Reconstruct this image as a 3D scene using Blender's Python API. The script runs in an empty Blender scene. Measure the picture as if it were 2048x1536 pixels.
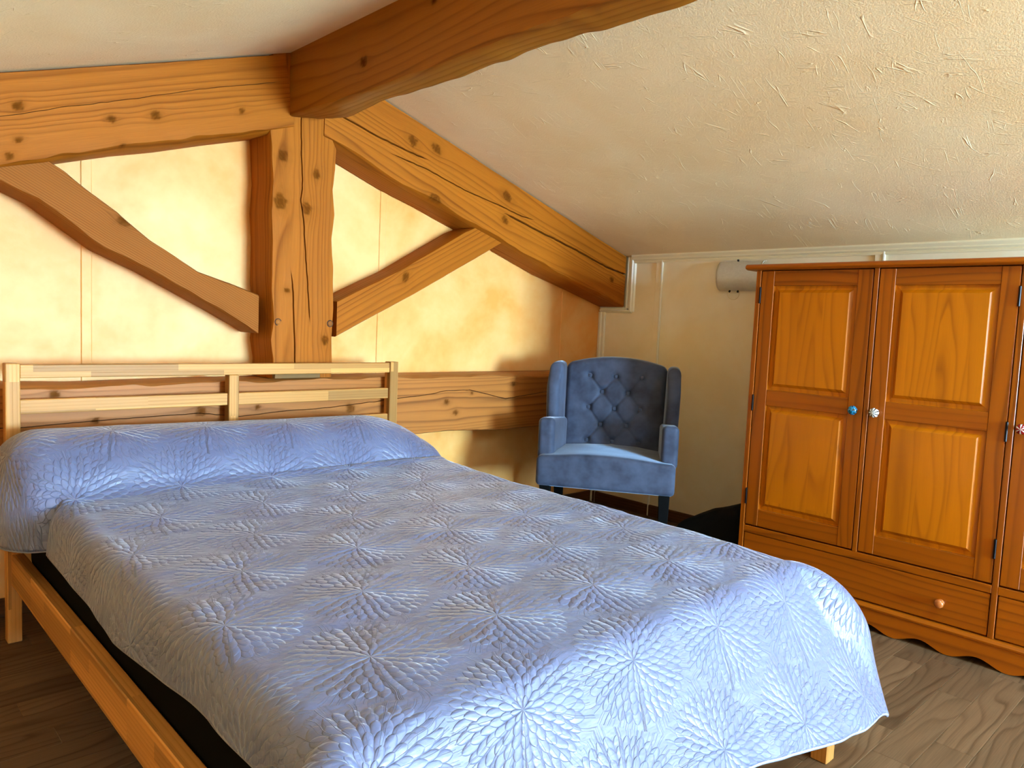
import bpy, bmesh, math, random
import numpy as np
from mathutils import Vector, Matrix
random.seed(7); rng = np.random.default_rng(7)
SC = bpy.context.scene
COL = SC.collection

# ------------------------------------------------------------------ camera, world, light, exposure
def build_camera():
    cam = bpy.data.cameras.new('camera'); o = bpy.data.objects.new('camera', cam); COL.objects.link(o)
    yaw, pitch, roll = (math.radians(a) for a in (43.52945, 4.63017, 2.50980))
    f = Vector((math.sin(yaw)*math.cos(pitch), math.cos(yaw)*math.cos(pitch), -math.sin(pitch)))
    r = Vector((math.cos(yaw), -math.sin(yaw), 0)); u = r.cross(f)
    r2 = r*math.cos(roll)+u*math.sin(roll); u2 = -r*math.sin(roll)+u*math.cos(roll)
    m = Matrix((r2, u2, -f)).transposed().to_4x4(); m.translation = (0, 0, 1.123)
    o.matrix_world = m
    cam.sensor_width = 36; cam.lens = 1499.085/2048*36; cam.clip_start = .02
    SC.camera = o
build_camera()
W = bpy.data.worlds.new('world'); SC.world = W; W.use_nodes = True
W.node_tree.nodes['Background'].inputs[0].default_value = (.55, .75, 1, 1)
W.node_tree.nodes['Background'].inputs[1].default_value = 1.0
def area(name, loc, rot, sx, sy, power, col):
    l = bpy.data.lights.new(name, 'AREA'); l.shape = 'RECTANGLE'; l.size = sx; l.size_y = sy
    l.energy = power; l.color = col
    o = bpy.data.objects.new(name, l); o.location = loc; o.rotation_euler = rot; COL.objects.link(o); return o
WY = -4.5
SLOPE_R = math.atan(.2975)
WX0, WX1, WY0, WY1 = 1.86, 2.56, -.80, .26                      # the roof window in the right slope, just outside the frame
def ceil_l(x): return 1.848+(x-.474)*.3265
def ceil_r(x): return 2.083-.2975*(x-1.936)
wcx = (WX0+WX1)/2
area('roof_window_daylight', (wcx+.008, (WY0+WY1)/2, ceil_r(wcx)+.026), (0, SLOPE_R, 0), (WX1-WX0)/math.cos(SLOPE_R)-.10, WY1-WY0-.10, 8, (.42, .74, 1))
GX0, GX1, GZ0, GZ1 = 1.70, 3.10, .45, 1.68                     # the window in the gable behind the viewpoint
area('gable_window_daylight', ((GX0+GX1)/2, WY-.02, (GZ0+GZ1)/2), (math.radians(90), 0, 0), GX1-GX0-.1, GZ1-GZ0-.1, 160, (.42, .74, 1))
fill_sun = bpy.data.lights.new('fill_sun', 'SUN'); fill_sun.energy = 34; fill_sun.angle = .01; fill_sun.color = (1, .86, .68)
so = bpy.data.objects.new('fill_sun', fill_sun); COL.objects.link(so); so.rotation_euler = (math.radians(46), 0, math.radians(8))   # added for warm bounce on the ceiling, through the gable window behind the viewpoint
SC.view_settings.view_transform = 'Standard'; SC.view_settings.look = 'None'
SC.view_settings.gamma = 1; SC.view_settings.use_curve_mapping = False
SC.view_settings.exposure = 2.85

# ------------------------------------------------------------------ node helpers
class G:
    def __init__(s, name):
        s.m = bpy.data.materials.new(name); s.m.use_nodes = True; s.t = s.m.node_tree
        s.t.nodes.clear(); s.out = s.t.nodes.new('ShaderNodeOutputMaterial')
        s.p = s.t.nodes.new('ShaderNodeBsdfPrincipled'); s.t.links.new(s.p.outputs[0], s.out.inputs[0])
    def put(s, sock, v):
        if v is None: return
        if isinstance(v, bpy.types.NodeSocket): s.t.links.new(v, sock)
        else: sock.default_value = v
    def mth(s, op, a, b=None, c=None, clamp=False):
        n = s.t.nodes.new('ShaderNodeMath'); n.operation = op; n.use_clamp = clamp
        for i, v in enumerate((a, b, c)): s.put(n.inputs[i], v)
        return n.outputs[0]
    def add(s, a, b): return s.mth('ADD', a, b)
    def sub(s, a, b): return s.mth('SUBTRACT', a, b)
    def mul(s, a, b): return s.mth('MULTIPLY', a, b)
    def uv(s): 
        n = s.t.nodes.new('ShaderNodeUVMap'); return n.outputs[0]
    def obj(s): return s.t.nodes.new('ShaderNodeTexCoord').outputs['Object']
    def geo(s): return s.t.nodes.new('ShaderNodeNewGeometry').outputs['Position']
    def rand(s): return s.t.nodes.new('ShaderNodeObjectInfo').outputs['Random']
    def sep(s, v):
        n = s.t.nodes.new('ShaderNodeSeparateXYZ'); s.put(n.inputs[0], v); return n.outputs
    def comb(s, x, y, z=0.):
        n = s.t.nodes.new('ShaderNodeCombineXYZ')
        for i, v in enumerate((x, y, z)): s.put(n.inputs[i], v)
        return n.outputs[0]
    def noise(s, vec, scale=5., detail=2., rough=.5, dist=0.):
        n = s.t.nodes.new('ShaderNodeTexNoise'); s.put(n.inputs['Vector'], vec)
        n.inputs['Scale'].default_value = scale; n.inputs['Detail'].default_value = detail
        n.inputs['Roughness'].default_value = rough; n.inputs['Distortion'].default_value = dist
        return n.outputs['Fac']
    def mapping(s, vec, scale=(1, 1, 1), rot=(0, 0, 0), loc=(0, 0, 0)):
        n = s.t.nodes.new('ShaderNodeMapping'); s.put(n.inputs[0], vec)
        n.inputs['Scale'].default_value = scale; n.inputs['Rotation'].default_value = rot; n.inputs['Location'].default_value = loc
        return n.outputs[0]
    def ramp(s, fac, stops, interp='LINEAR'):
        n = s.t.nodes.new('ShaderNodeValToRGB'); r = n.color_ramp; r.interpolation = interp
        while len(r.elements) < len(stops): r.elements.new(.5)
        for e, (p, c) in zip(r.elements, stops):
            e.position = p; e.color = (c, c, c, 1) if isinstance(c, (int, float)) else (*c, 1)
        s.put(n.inputs[0], fac); return n.outputs[0]
    def mix(s, fac, a, b, mode='MIX'):
        n = s.t.nodes.new('ShaderNodeMix'); n.data_type = 'RGBA'; n.blend_type = mode
        s.put(n.inputs[0], fac)
        for i, v in ((6, a), (7, b)):
            s.put(n.inputs[i], (*v, 1) if isinstance(v, tuple) and len(v) == 3 else v)
        return n.outputs[2]
    def attr(s, name):
        n = s.t.nodes.new('ShaderNodeAttribute'); n.attribute_name = name; return n.outputs['Fac']
    def bump(s, h, strength=.5, dist=.005):
        n = s.t.nodes.new('ShaderNodeBump'); n.inputs['Strength'].default_value = strength
        n.inputs['Distance'].default_value = dist; s.put(n.inputs['Height'], h)
        s.t.links.new(n.outputs[0], s.p.inputs['Normal'])
    def set(s, **k):
        for a, v in k.items():
            s.put(s.p.inputs[a.replace('_', ' ')], (*v, 1) if isinstance(v, tuple) and len(v) == 3 else v)

def srgb(r, g, b):
    return tuple((c/255/12.92 if c/255 <= .04045 else ((c/255+.055)/1.055)**2.4) for c in (r, g, b))

def wood(name, light, dark, F=80, B=3., rough=.4, coat=0., fiber=.25, knots=False, blocks=None, tone=.15, su=.8, sv=5., knotcol=(74, 36, 12), line=.85, bump=.25, spec=.16):
    g = G(name); R = g.rand(); x, y, _ = g.sep(g.uv())
    u = g.add(x, g.mul(R, 37.)); v = g.add(y, g.mul(R, 91.))
    tonev = None
    if blocks:                                                   # finger-jointed strips: every block its own tone
        n = g.t.nodes.new('ShaderNodeTexBrick'); g.put(n.inputs['Vector'], g.comb(u, v))
        n.inputs['Scale'].default_value = 1; n.inputs['Mortar Size'].default_value = 0
        n.inputs['Brick Width'].default_value = blocks[0]; n.inputs['Row Height'].default_value = blocks[1]
        n.inputs['Color1'].default_value = (0, 0, 0, 1); n.inputs['Color2'].default_value = (1, 1, 1, 1); n.offset = .37
        tonev = g.sep(n.outputs[0])[0]
        v = g.add(v, g.mul(tonev, 7.3)); u = g.add(u, g.mul(tonev, 3.1))
    n1 = g.noise(g.comb(g.mul(u, su), g.mul(v, sv)), 1., 1.5, .45)
    h = g.add(g.mul(v, float(F)), g.mul(n1, float(B)))
    fr = g.mth('FRACT', h)
    ln = g.ramp(fr, [(0, .05), (.25, 0.), (.62, .28), (.86, 1.), (1, .05)])
    wide = g.noise(g.comb(g.mul(u, .5), g.mul(v, 14.)), 1., 1., .5)
    ln = g.mul(ln, g.ramp(wide, [(.3, .35), (.7, 1.)]))
    col = g.mix(g.mul(ln, line), light, dark)
    fb = g.noise(g.comb(g.mul(u, 7.), g.mul(v, 330.)), 1., 2., .6)
    col = g.mix(fiber, col, g.mix(fb, (.35, .35, .35), (1., 1., 1.)), 'MULTIPLY')
    bl = g.noise(g.comb(g.mul(u, 1.3), g.mul(v, 6.), R), 1., 2., .5)
    col = g.mix(g.ramp(bl, [(.35, 0.), (.75, .45)]), col, g.mix(.5, col, dark))
    tsrc = tonev if tonev is not None else R
    col = g.mix(1., col, g.ramp(tsrc, [(0, 1-tone), (.5, 1.), (1, 1+tone*.6)]), 'MULTIPLY')
    if knots:
        k = g.attr('knot'); kc = srgb(*knotcol)
        col = g.mix(g.mth('MINIMUM', k, .93), col, kc)
        ckn = g.attr('crack'); col = g.mix(g.mul(ckn, .9), col, srgb(45, 18, 14))
    g.set(Base_Color=col, Roughness=g.add(rough-.06, g.mul(ln, .12)))
    g.p.inputs['Coat Weight'].default_value = coat; g.p.inputs['Coat Roughness'].default_value = .22
    g.p.inputs['Specular IOR Level'].default_value = spec
    if knots: g.put(g.p.inputs['Specular IOR Level'], g.mul(g.sub(1., g.mth('MINIMUM', g.mul(g.attr('knot'), 1.3), 1.)), spec))
    g.bump(g.add(g.mul(ln, -.5), g.mul(fb, .5)), bump, .0012)
    return g.m

def plain(name, col, rough=.5, metal=0., spec=.5, sheen=0.):
    g = G(name); g.set(Base_Color=col, Roughness=rough, Metallic=metal)
    g.p.inputs['Specular IOR Level'].default_value = spec; g.p.inputs['Sheen Weight'].default_value = sheen
    return g.m

M_beam = wood('oiled_beam_timber', srgb(184, 102, 22), srgb(118, 54, 6), F=36, B=7., line=.78, rough=.55, coat=0., knots=True, tone=.07, sv=8., su=.55, fiber=.65, spec=.08)
M_beam_fine = wood('close_grained_timber', srgb(160, 92, 32), srgb(118, 60, 16), F=125, B=1.2, spec=.05, rough=.55, knots=True, tone=.07, sv=1.5)
M_beam_dark = wood('ridge_timber', srgb(176, 108, 28), srgb(120, 64, 10), F=22, line=.75, fiber=.5, B=6., rough=.5, coat=.03, knots=True, tone=.04, sv=2.5)
M_tie = wood('weathered_tie_timber', srgb(184, 112, 50), srgb(112, 62, 22), F=40, B=6.5, line=.9, rough=.5, knots=True, tone=.05, sv=7., su=.6, fiber=.4)
M_pine = wood('laminated_bed_pine', srgb(208, 146, 78), srgb(164, 104, 44), F=85, B=2.2, rough=.45, blocks=(.46, .038), tone=.42, line=.6)
M_ward = wood('varnished_wardrobe_pine', srgb(200, 112, 6), srgb(134, 64, 2), F=20, B=9., rough=.4, coat=.22, tone=.08, su=.8, sv=7., bump=.1, line=.6, blocks=(4., .102))
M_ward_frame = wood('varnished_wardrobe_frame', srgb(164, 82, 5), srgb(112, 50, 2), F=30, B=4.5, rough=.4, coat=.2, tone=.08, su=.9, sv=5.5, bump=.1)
M_floor = wood('oak_laminate', srgb(130, 98, 70), srgb(84, 58, 36), F=26, B=7., rough=.42, fiber=.9, tone=.22, su=1.6, sv=8., line=.9)
M_base = wood('brown_skirting', srgb(90, 58, 34), srgb(62, 36, 20), F=60, B=2, rough=.45)

def wallpaint(name, c0, c1, scale, strokes=0., bumpv=.1, rough=.75, spec=.25):
    g = G(name); p = g.geo()
    n = g.noise(p, scale, 4., .55, .6); n2 = g.noise(p, scale*4.5, 3., .6)
    f = g.add(g.mul(n, .75), g.mul(n2, .25))
    col = g.mix(g.ramp(f, [(.36, 0.), (.64, 1.)]), c0, c1)
    fine = g.noise(p, 160., 3., .6)
    hgt = g.mul(fine, .5)
    if strokes:                                                   # short trowel creases of the textured paper
        for k, (a, s1, s2) in enumerate(((.62, 2.2, 17.), (1.25, 3., 24.), (-.1, 2.4, 20.))):
            q = g.mapping(p, (1, 1, 1), (0, 0, a), (k*3.1, k*1.7, k)); x, y, z = g.sep(q)
            nn = g.noise(g.comb(g.mul(x, s1), g.mul(y, s2), z), 1., 1.5, .55, .25)
            band = g.ramp(g.mth('ABSOLUTE', g.sub(nn, .5)), [(0, 1.), (.005, .35), (.012, 0.)])
            msk = g.ramp(g.noise(g.mapping(p, (1, 1, 1), (0, 0, 0), (k*5., 2, 1)), 9., 2., .5), [(.54, 0.), (.66, 1.)])
            hgt = g.add(hgt, g.mul(g.mul(band, msk), strokes))
    g.set(Base_Color=col, Roughness=rough); g.p.inputs['Specular IOR Level'].default_value = spec
    g.bump(hgt, bumpv, .004)
    return g.m
M_wall = wallpaint('sponged_ochre_wall', srgb(238, 182, 112), srgb(230, 154, 70), 2.4, 0, .12, .46, .33)
M_wall_r = wallpaint('sponged_beige_wall', srgb(250, 238, 214), srgb(244, 226, 190), 2.6, 0, .12)
M_ceil = wallpaint('creased_ceiling_paper', srgb(253, 226, 180), srgb(246, 212, 160), 1.3, 1.0, .6)
M_ceil_plain = M_ceil
M_trim = plain('cream_moulding', srgb(236, 220, 182), .45)
M_white = plain('white_moulding', srgb(238, 232, 214), .4)

# ------------------------------------------------------------------ object helpers
def link(name, me, parent=None):
    o = bpy.data.objects.new(name, me); COL.objects.link(o)
    if parent is not None: o.parent = parent
    return o
def tag(o, label=None, cat=None, group=None, kind=None):
    if label: o['label'] = label
    if cat: o['category'] = cat
    if group: o['group'] = group
    if kind: o['kind'] = kind
    return o
def thing(name, label, cat, loc=(0, 0, 0), rz=0, group=None):
    o = bpy.data.objects.new(name, None); COL.objects.link(o); o.empty_display_size = .1
    o.location = loc; o.rotation_euler = (0, 0, rz)
    return tag(o, label, cat, group, 'thing')
def from_bm(name, bm, mat, parent=None, smooth=False):
    me = bpy.data.meshes.new(name); bm.to_mesh(me); bm.free()
    me.materials.append(mat)
    if smooth: me.polygons.foreach_set('use_smooth', [True]*len(me.polygons))
    return link(name, me, parent)
def from_np(name, V, Fq, mat, parent=None, uv=None, smooth=True, attrs=None):
    me = bpy.data.meshes.new(name); Fq = np.asarray(Fq, np.int32)
    me.vertices.add(len(V)); me.vertices.foreach_set('co', np.asarray(V, np.float32).ravel())
    k = Fq.shape[1]; me.loops.add(Fq.size); me.loops.foreach_set('vertex_index', Fq.ravel())
    me.polygons.add(len(Fq)); me.polygons.foreach_set('loop_start', np.arange(0, Fq.size, k, dtype=np.int32))
    me.polygons.foreach_set('loop_total', np.full(len(Fq), k, np.int32))
    if smooth: me.polygons.foreach_set('use_smooth', np.ones(len(Fq), bool))
    me.update(calc_edges=True); me.validate()
    if uv is not None:
        l = me.uv_layers.new(name='UVMap'); l.data.foreach_set('uv', np.asarray(uv, np.float32)[Fq.ravel()].ravel())
    for n, a in (attrs or {}).items():
        at = me.attributes.new(n, 'FLOAT', 'POINT'); at.data.foreach_set('value', np.asarray(a, np.float32))
    me.materials.append(mat)
    return link(name, me, parent)
def grain_uv(bm, axis):
    l = bm.loops.layers.uv.verify(); bm.normal_update()
    for f in bm.faces:
        n = f.normal; ax = [i for i in range(3) if i != axis]
        c = ax[0] if abs(n[ax[0]]) < abs(n[ax[1]]) else ax[1]
        o = ax[1] if c == ax[0] else ax[0]
        for lp in f.loops:
            p = lp.vert.co; lp[l].uv = (p[axis], p[c]+p[o]*.9)
def box_bm(x0, x1, y0, y1, z0, z1, bev=.002, seg=1):
    bm = bmesh.new(); bmesh.ops.create_cube(bm, size=1)
    for v in bm.verts:
        v.co = ((x0+x1)/2+v.co.x*(x1-x0), (y0+y1)/2+v.co.y*(y1-y0), (z0+z1)/2+v.co.z*(z1-z0))
    if bev: bmesh.ops.bevel(bm, geom=bm.edges[:], offset=bev, segments=seg, affect='EDGES', profile=.5)
    return bm
def box(name, x0, x1, y0, y1, z0, z1, mat, parent=None, axis=2, bev=.002, seg=1):
    bm = box_bm(x0, x1, y0, y1, z0, z1, bev, seg); grain_uv(bm, axis); return from_bm(name, bm, mat, parent)
def prism(name, pts, a0, a1, axis, mat, parent=None, grain=0, bev=0):
    """extrude the 2-D outline pts along an axis (0: pts are y,z; 1: x,z; 2: x,y)"""
    bm = bmesh.new(); ring = []
    for a in (a0, a1):
        ring.append([bm.verts.new({0: (a, p[0], p[1]), 1: (p[0], a, p[1]), 2: (p[0], p[1], a)}[axis]) for p in pts])
    n = len(pts)
    for i in range(n): bm.faces.new((ring[0][i], ring[0][(i+1) % n], ring[1][(i+1) % n], ring[1][i]))
    bm.faces.new(ring[0][::-1]); bm.faces.new(ring[1])
    bmesh.ops.recalc_face_normals(bm, faces=bm.faces[:])
    if bev: bmesh.ops.bevel(bm, geom=bm.edges[:], offset=bev, segments=1, affect='EDGES')
    grain_uv(bm, grain); return from_bm(name, bm, mat, parent)
def lathe(name, prof, mat, parent=None, n=24, axis=(0, 0, 1), loc=(0, 0, 0), smooth=True):
    V = []; F = []; m = len(prof)
    q = Vector((0, 0, 1)).rotation_difference(Vector(axis))
    for i in range(n):
        a = 2*math.pi*i/n
        for r, z in prof: V.append(q @ Vector((r*math.cos(a), r*math.sin(a), z)) + Vector(loc))
    for i in range(n):
        for j in range(m-1): F.append((i*m+j, ((i+1) % n)*m+j, ((i+1) % n)*m+j+1, i*m+j+1))
    return from_np(name, np.array(V), F, mat, parent, smooth=smooth)
def tube(name, pts, r, mat, parent=None, n=8, closed=False, flat=1.):
    P = np.array(pts, float); m = len(P)
    T = np.gradient(P, axis=0) if not closed else np.roll(P, -1, 0)-np.roll(P, 1, 0)
    T /= np.linalg.norm(T, axis=1)[:, None]+1e-9
    up = np.array([0, 0, 1.]); A = np.cross(T, up); bad = np.linalg.norm(A, axis=1) < .1
    A[bad] = np.cross(T[bad], [1., 0, 0]); A /= np.linalg.norm(A, axis=1)[:, None]; B = np.cross(A, T)
    an = np.arange(n)*2*np.pi/n
    V = (P[:, None]+r*(np.cos(an)[None, :, None]*A[:, None]*flat+np.sin(an)[None, :, None]*B[:, None])).reshape(-1, 3)
    F = [(i*n+k, ((i+1) % m)*n+k, ((i+1) % m)*n+(k+1) % n, i*n+(k+1) % n) for i in range(m if closed else m-1) for k in range(n)]
    return from_np(name, V, F, mat, parent)
def vnoise(x, y, seed=0):
    x = np.asarray(x, float); y = np.asarray(y, float); r = np.random.default_rng(seed).random((64, 64))
    xi = np.floor(x).astype(int); yi = np.floor(y).astype(int); fx = x-xi; fy = y-yi
    fx = fx*fx*(3-2*fx); fy = fy*fy*(3-2*fy)
    a = r[xi % 64, yi % 64]; b = r[(xi+1) % 64, yi % 64]; c = r[xi % 64, (yi+1) % 64]; d = r[(xi+1) % 64, (yi+1) % 64]
    return (a*(1-fx)+b*fx)*(1-fy)+(c*(1-fx)+d*fx)*fy-.5
def sstep(a, b, x):
    t = np.clip((np.asarray(x, float)-a)/(b-a), 0, 1); return t*t*(3-2*t)
def softbox(hx, hy, hz, r, n=16):
    """rounded box, n cells per edge, crowded towards the edges"""
    t = np.linspace(-1, 1, n+1); t = np.sign(t)*(1-(1-np.abs(t))**1.5)
    V = []; F = []; base = 0
    for ax in range(3):
        for sg in (-1, 1):
            a, b = [i for i in range(3) if i != ax]
            A, B = np.meshgrid(t, t, indexing='ij'); P = np.zeros((n+1, n+1, 3)); P[..., a] = A; P[..., b] = B; P[..., ax] = sg
            V.append(P.reshape(-1, 3)); idx = base+np.arange((n+1)**2).reshape(n+1, n+1)
            q = np.stack([idx[:-1, :-1], idx[1:, :-1], idx[1:, 1:], idx[:-1, 1:]], -1).reshape(-1, 4)
            flip = (sg < 0) ^ (ax == 1)
            F.append(q[:, ::-1] if flip else q); base += (n+1)**2
    V = np.concatenate(V); F = np.concatenate(F); h = np.array([hx, hy, hz]); P = V*h
    inner = np.clip(P, -(h-r), h-r); d = P-inner; L = np.linalg.norm(d, axis=1)
    P = np.where(L[:, None] > 1e-9, inner+d/np.maximum(L, 1e-9)[:, None]*r, P)
    key = np.round(P*1e5).astype(np.int64); _, first, inv = np.unique(key, axis=0, return_index=True, return_inverse=True)
    inv = np.asarray(inv).ravel(); P = P[first]; F = inv[F]
    ok = np.array([len(set(f)) == 4 for f in F.tolist()]); return P, F[ok]

# ------------------------------------------------------------------ the room
YB, XR, XL = 3.11, 3.70, -.62
RX0, RX1 = 1.455, 1.602                                         # ridge beam sides
def quads(name, polys, mat, parent=None):
    bm = bmesh.new()
    for p in polys: bm.faces.new([bm.verts.new(v) for v in p])
    return from_bm(name, bm, mat, parent)
floor = tag(box('floor', XL-.1, XR+.1, WY-.1, YB+.1, -.12, -.0145, M_floor, None, 0, 0), kind='structure', label='oak laminate strip floor', cat='floor')
# strips of the laminate
PW = .0985
lens = (.36, .45, .54, .63); plank_me = {}
def plank_mesh(L):
    bm = bmesh.new(); e = .0012
    pts = []
    for (z, i) in ((-.014, 0), (-e, 0), (0., e)):
        pts.append([bm.verts.new(p) for p in ((i, i, z), (L-i, i, z), (L-i, PW-i, z), (i, PW-i, z))])
    for a, b in ((0, 1), (1, 2)):
        for k in range(4): bm.faces.new((pts[a][k], pts[a][(k+1) % 4], pts[b][(k+1) % 4], pts[b][k]))
    bm.faces.new(pts[2]); grain_uv(bm, 0); me = bpy.data.meshes.new('plank'); bm.to_mesh(me); bm.free(); me.materials.append(M_floor); return me
for L in lens: plank_me[L] = plank_mesh(L)
rest = bmesh.new(); npl = 0
y = WY; row = 0; R0 = random.Random(3)
while y < YB-.001:
    x = XL-R0.random()*.4
    while x < XR:
        L = R0.choice(lens)
        seen = (y > .15 and y < 3.1) and ((x+L > .0 and x < .62 and y > .7 and x > -.7) or (x+L > 1.35 and x < 3.05 and y < 1.25) or (x+L > 2. and x < 3.7 and y >= 1.25 and y < 3.0 and False) or (x+L > .62 and x < 1.4 and .5 < y < 1.0))
        if seen and npl < 290:
            o = link('plank', plank_me[L], floor); o.location = (x, y, 0); npl += 1
        else:
            tmp = plank_me[L]; b2 = bmesh.new(); b2.from_mesh(tmp); lu = b2.loops.layers.uv.verify(); dx, dy = R0.random()*40, R0.random()*40
            bmesh.ops.translate(b2, vec=(x, y, 0), verts=b2.verts[:])
            for f in b2.faces:
                for lp in f.loops: lp[lu].uv = (lp[lu].uv[0]+dx, lp[lu].uv[1]+dy)
            mt = bpy.data.meshes.new('tmp'); b2.to_mesh(mt); b2.free(); rest.from_mesh(mt); bpy.data.meshes.remove(mt)
        x += L
    y += PW; row += 1
tag(from_bm('far_planks', rest, M_floor, floor), kind='stuff')

wb = quads('wall_back', [[(XL, YB, 0), (XR, YB, 0), (XR, YB, ceil_r(XR)), (1.53, YB, 2.2), (XL, YB, ceil_l(XL))][::-1]], M_wall)
tag(wb, kind='structure')
tag(quads('wall_right', [[(XR, YB, 0), (XR, WY, 0), (XR, WY, ceil_r(XR)), (XR, YB, ceil_r(XR))]], M_wall_r), kind='structure')
tag(quads('wall_left', [[(XL, WY, 0), (XL, YB, 0), (XL, YB, ceil_l(XL)), (XL, WY, ceil_l(XL))]], M_wall), kind='structure')
def gable():
    top = lambda x: ceil_l(x) if x <= 1.5 else ceil_r(x)
    xs = [XL, RX0, RX1, GX0, GX1, XR]; P = []
    for a, b in zip(xs[:-1], xs[1:]):
        if a == GX0:
            P.append([(a, WY, 0), (b, WY, 0), (b, WY, GZ0), (a, WY, GZ0)]); P.append([(a, WY, GZ1), (b, WY, GZ1), (b, WY, top(b)), (a, WY, top(a))])
        else: P.append([(a, WY, 0), (b, WY, 0), (b, WY, top(b)), (a, WY, top(a))])
    return quads('wall_front', P, M_wall)
tag(gable(), kind='structure')
win2 = tag(bpy.data.objects.new('window_2', None), 'white framed window in the gable behind the viewpoint', 'window', kind='structure'); COL.objects.link(win2)
win2.location = ((GX0+GX1)/2, WY, GZ0)
gw = (GX1-GX0)/2; gh = GZ1-GZ0
for a in ((-gw, -gw+.05, 0, gh), (gw-.05, gw, 0, gh), (-gw+.05, gw-.05, 0, .05), (-gw+.05, gw-.05, gh-.05, gh), (-.03, .03, .05, gh-.05)):
    box('window_frame', a[0], a[1], .0, .05, a[2], a[3], M_white, win2, 2, .003)
def cpoly(x0, x1, y0, y1, f): return [(x0, y1, f(x0)), (x1, y1, f(x1)), (x1, y0, f(x1)), (x0, y0, f(x0))]
A0, A1 = RX1-.02, XR
ce = quads('ceiling', [cpoly(XL, RX0+.02, WY, YB, ceil_l), cpoly(A0, WX0, WY, YB, ceil_r), cpoly(WX1, A1, WY, YB, ceil_r), cpoly(WX0, WX1, WY, WY0, ceil_r), cpoly(WX0, WX1, WY1, YB, ceil_r)], M_ceil)
tag(ce, kind='structure')
# roof window: frame set into the slope, unseen opaque panel above shaped to block sunlight
win = tag(bpy.data.objects.new('window_1', None), 'roof window in the right ceiling slope, outside the picture', 'window', kind='structure'); COL.objects.link(win)
win.location = (wcx, (WY0+WY1)/2, ceil_r(wcx)); win.rotation_euler = (0, SLOPE_R, 0)
hw = (WX1-WX0)/2/math.cos(SLOPE_R); hl = (WY1-WY0)/2
for a in ((-hw, hw, -hl, -hl+.05), (-hw, hw, hl-.05, hl), (-hw, -hw+.05, -hl+.05, hl-.05), (hw-.05, hw, -hl+.05, hl-.05)):
    box('window_frame', a[0], a[1], a[2], a[3], 0, .06, M_white, win, 1, .003)
box('light_stop_panel', -hw-.08, hw+.08, -hl-.08, hl+.08, .050, .085, M_white, win, 1, .002)

# trims: panel battens, cornice, boxed rafter end, skirting
tn = 0
def trim(fn, *a, **k):
    global tn; tn += 1
    return tag(fn('trim_%d' % tn, *a, **k), kind='structure')
def batten_b(x0, z0, z1, w=.036): trim(box, x0, x0+w, YB-.005, YB+.002, z0, z1, M_wall, None, 2, .0025)
batten_b(.748, 0, 1.90); batten_b(2.03, 0, 2.03); batten_b(3.336, 0, 1.60, .05)
def batten_r(y1, z0, z1, w=.036):
    t = trim(box, XR-.009, XR+.002, y1-w, y1, z0, z1, M_wall_r, None, 2, .0025)
    box('edge_bead', XR-.013, XR, y1-w-.012, y1-w, z0, z1, M_white, t, 2, .003)
zc = ceil_r(XR)
batten_r(2.688, 0, zc-.02); batten_r(1.438, 0, zc-.02); batten_r(.20, 0, zc-.02)
trim(prism, [(XR, zc-.040), (XR-.010, zc-.040), (XR-.013, zc-.030), (XR-.011, zc-.027), (XR-.020, zc-.018), (XR-.020, zc-.012), (XR-.03, zc+.001), (XR-.03, zc+.012), (XR, zc+.01)], WY, 2.86, 1, M_trim, None, 1)
def moulding(pts_len, **k): pass
# vertical moulding beside the rafter end, the one under it, and the corner moulding below
prof = [(0, 0), (0, -.012), (.012, -.016), (.016, -.010), (.030, -.010), (.034, -.018), (.046, -.020), (.052, -.012), (.060, -.010), (.066, 0)]
t = trim(prism, [(XR+b, 2.905-a) for a, b in prof], 1.225, zc-.002, 2, M_white, None, 2)
trim(prism, [(XR+b, 1.252-a*.55) for a, b in prof], 2.855, 3.10, 1, M_white, None, 1)
trim(prism, [(XR+.002, YB-.05), (XR-.008, YB-.05), (XR-.013, YB-.044), (XR-.009, YB-.038), (XR-.009, YB-.026), (XR-.016, YB-.020), (XR-.016, YB-.008), (XR-.012, YB+.002), (XR+.002, YB+.002)], 0, 1.22, 2, M_white, None, 2)
tag(box('baseboard_back', XL, XR, YB-.012, YB+.002, 0, .068, M_base, None, 0, .003), kind='structure')
tag(box('baseboard_right', XR-.012, XR+.002, WY, YB-.012, 0, .068, M_base, None, 1, .003), kind='structure')

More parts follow.
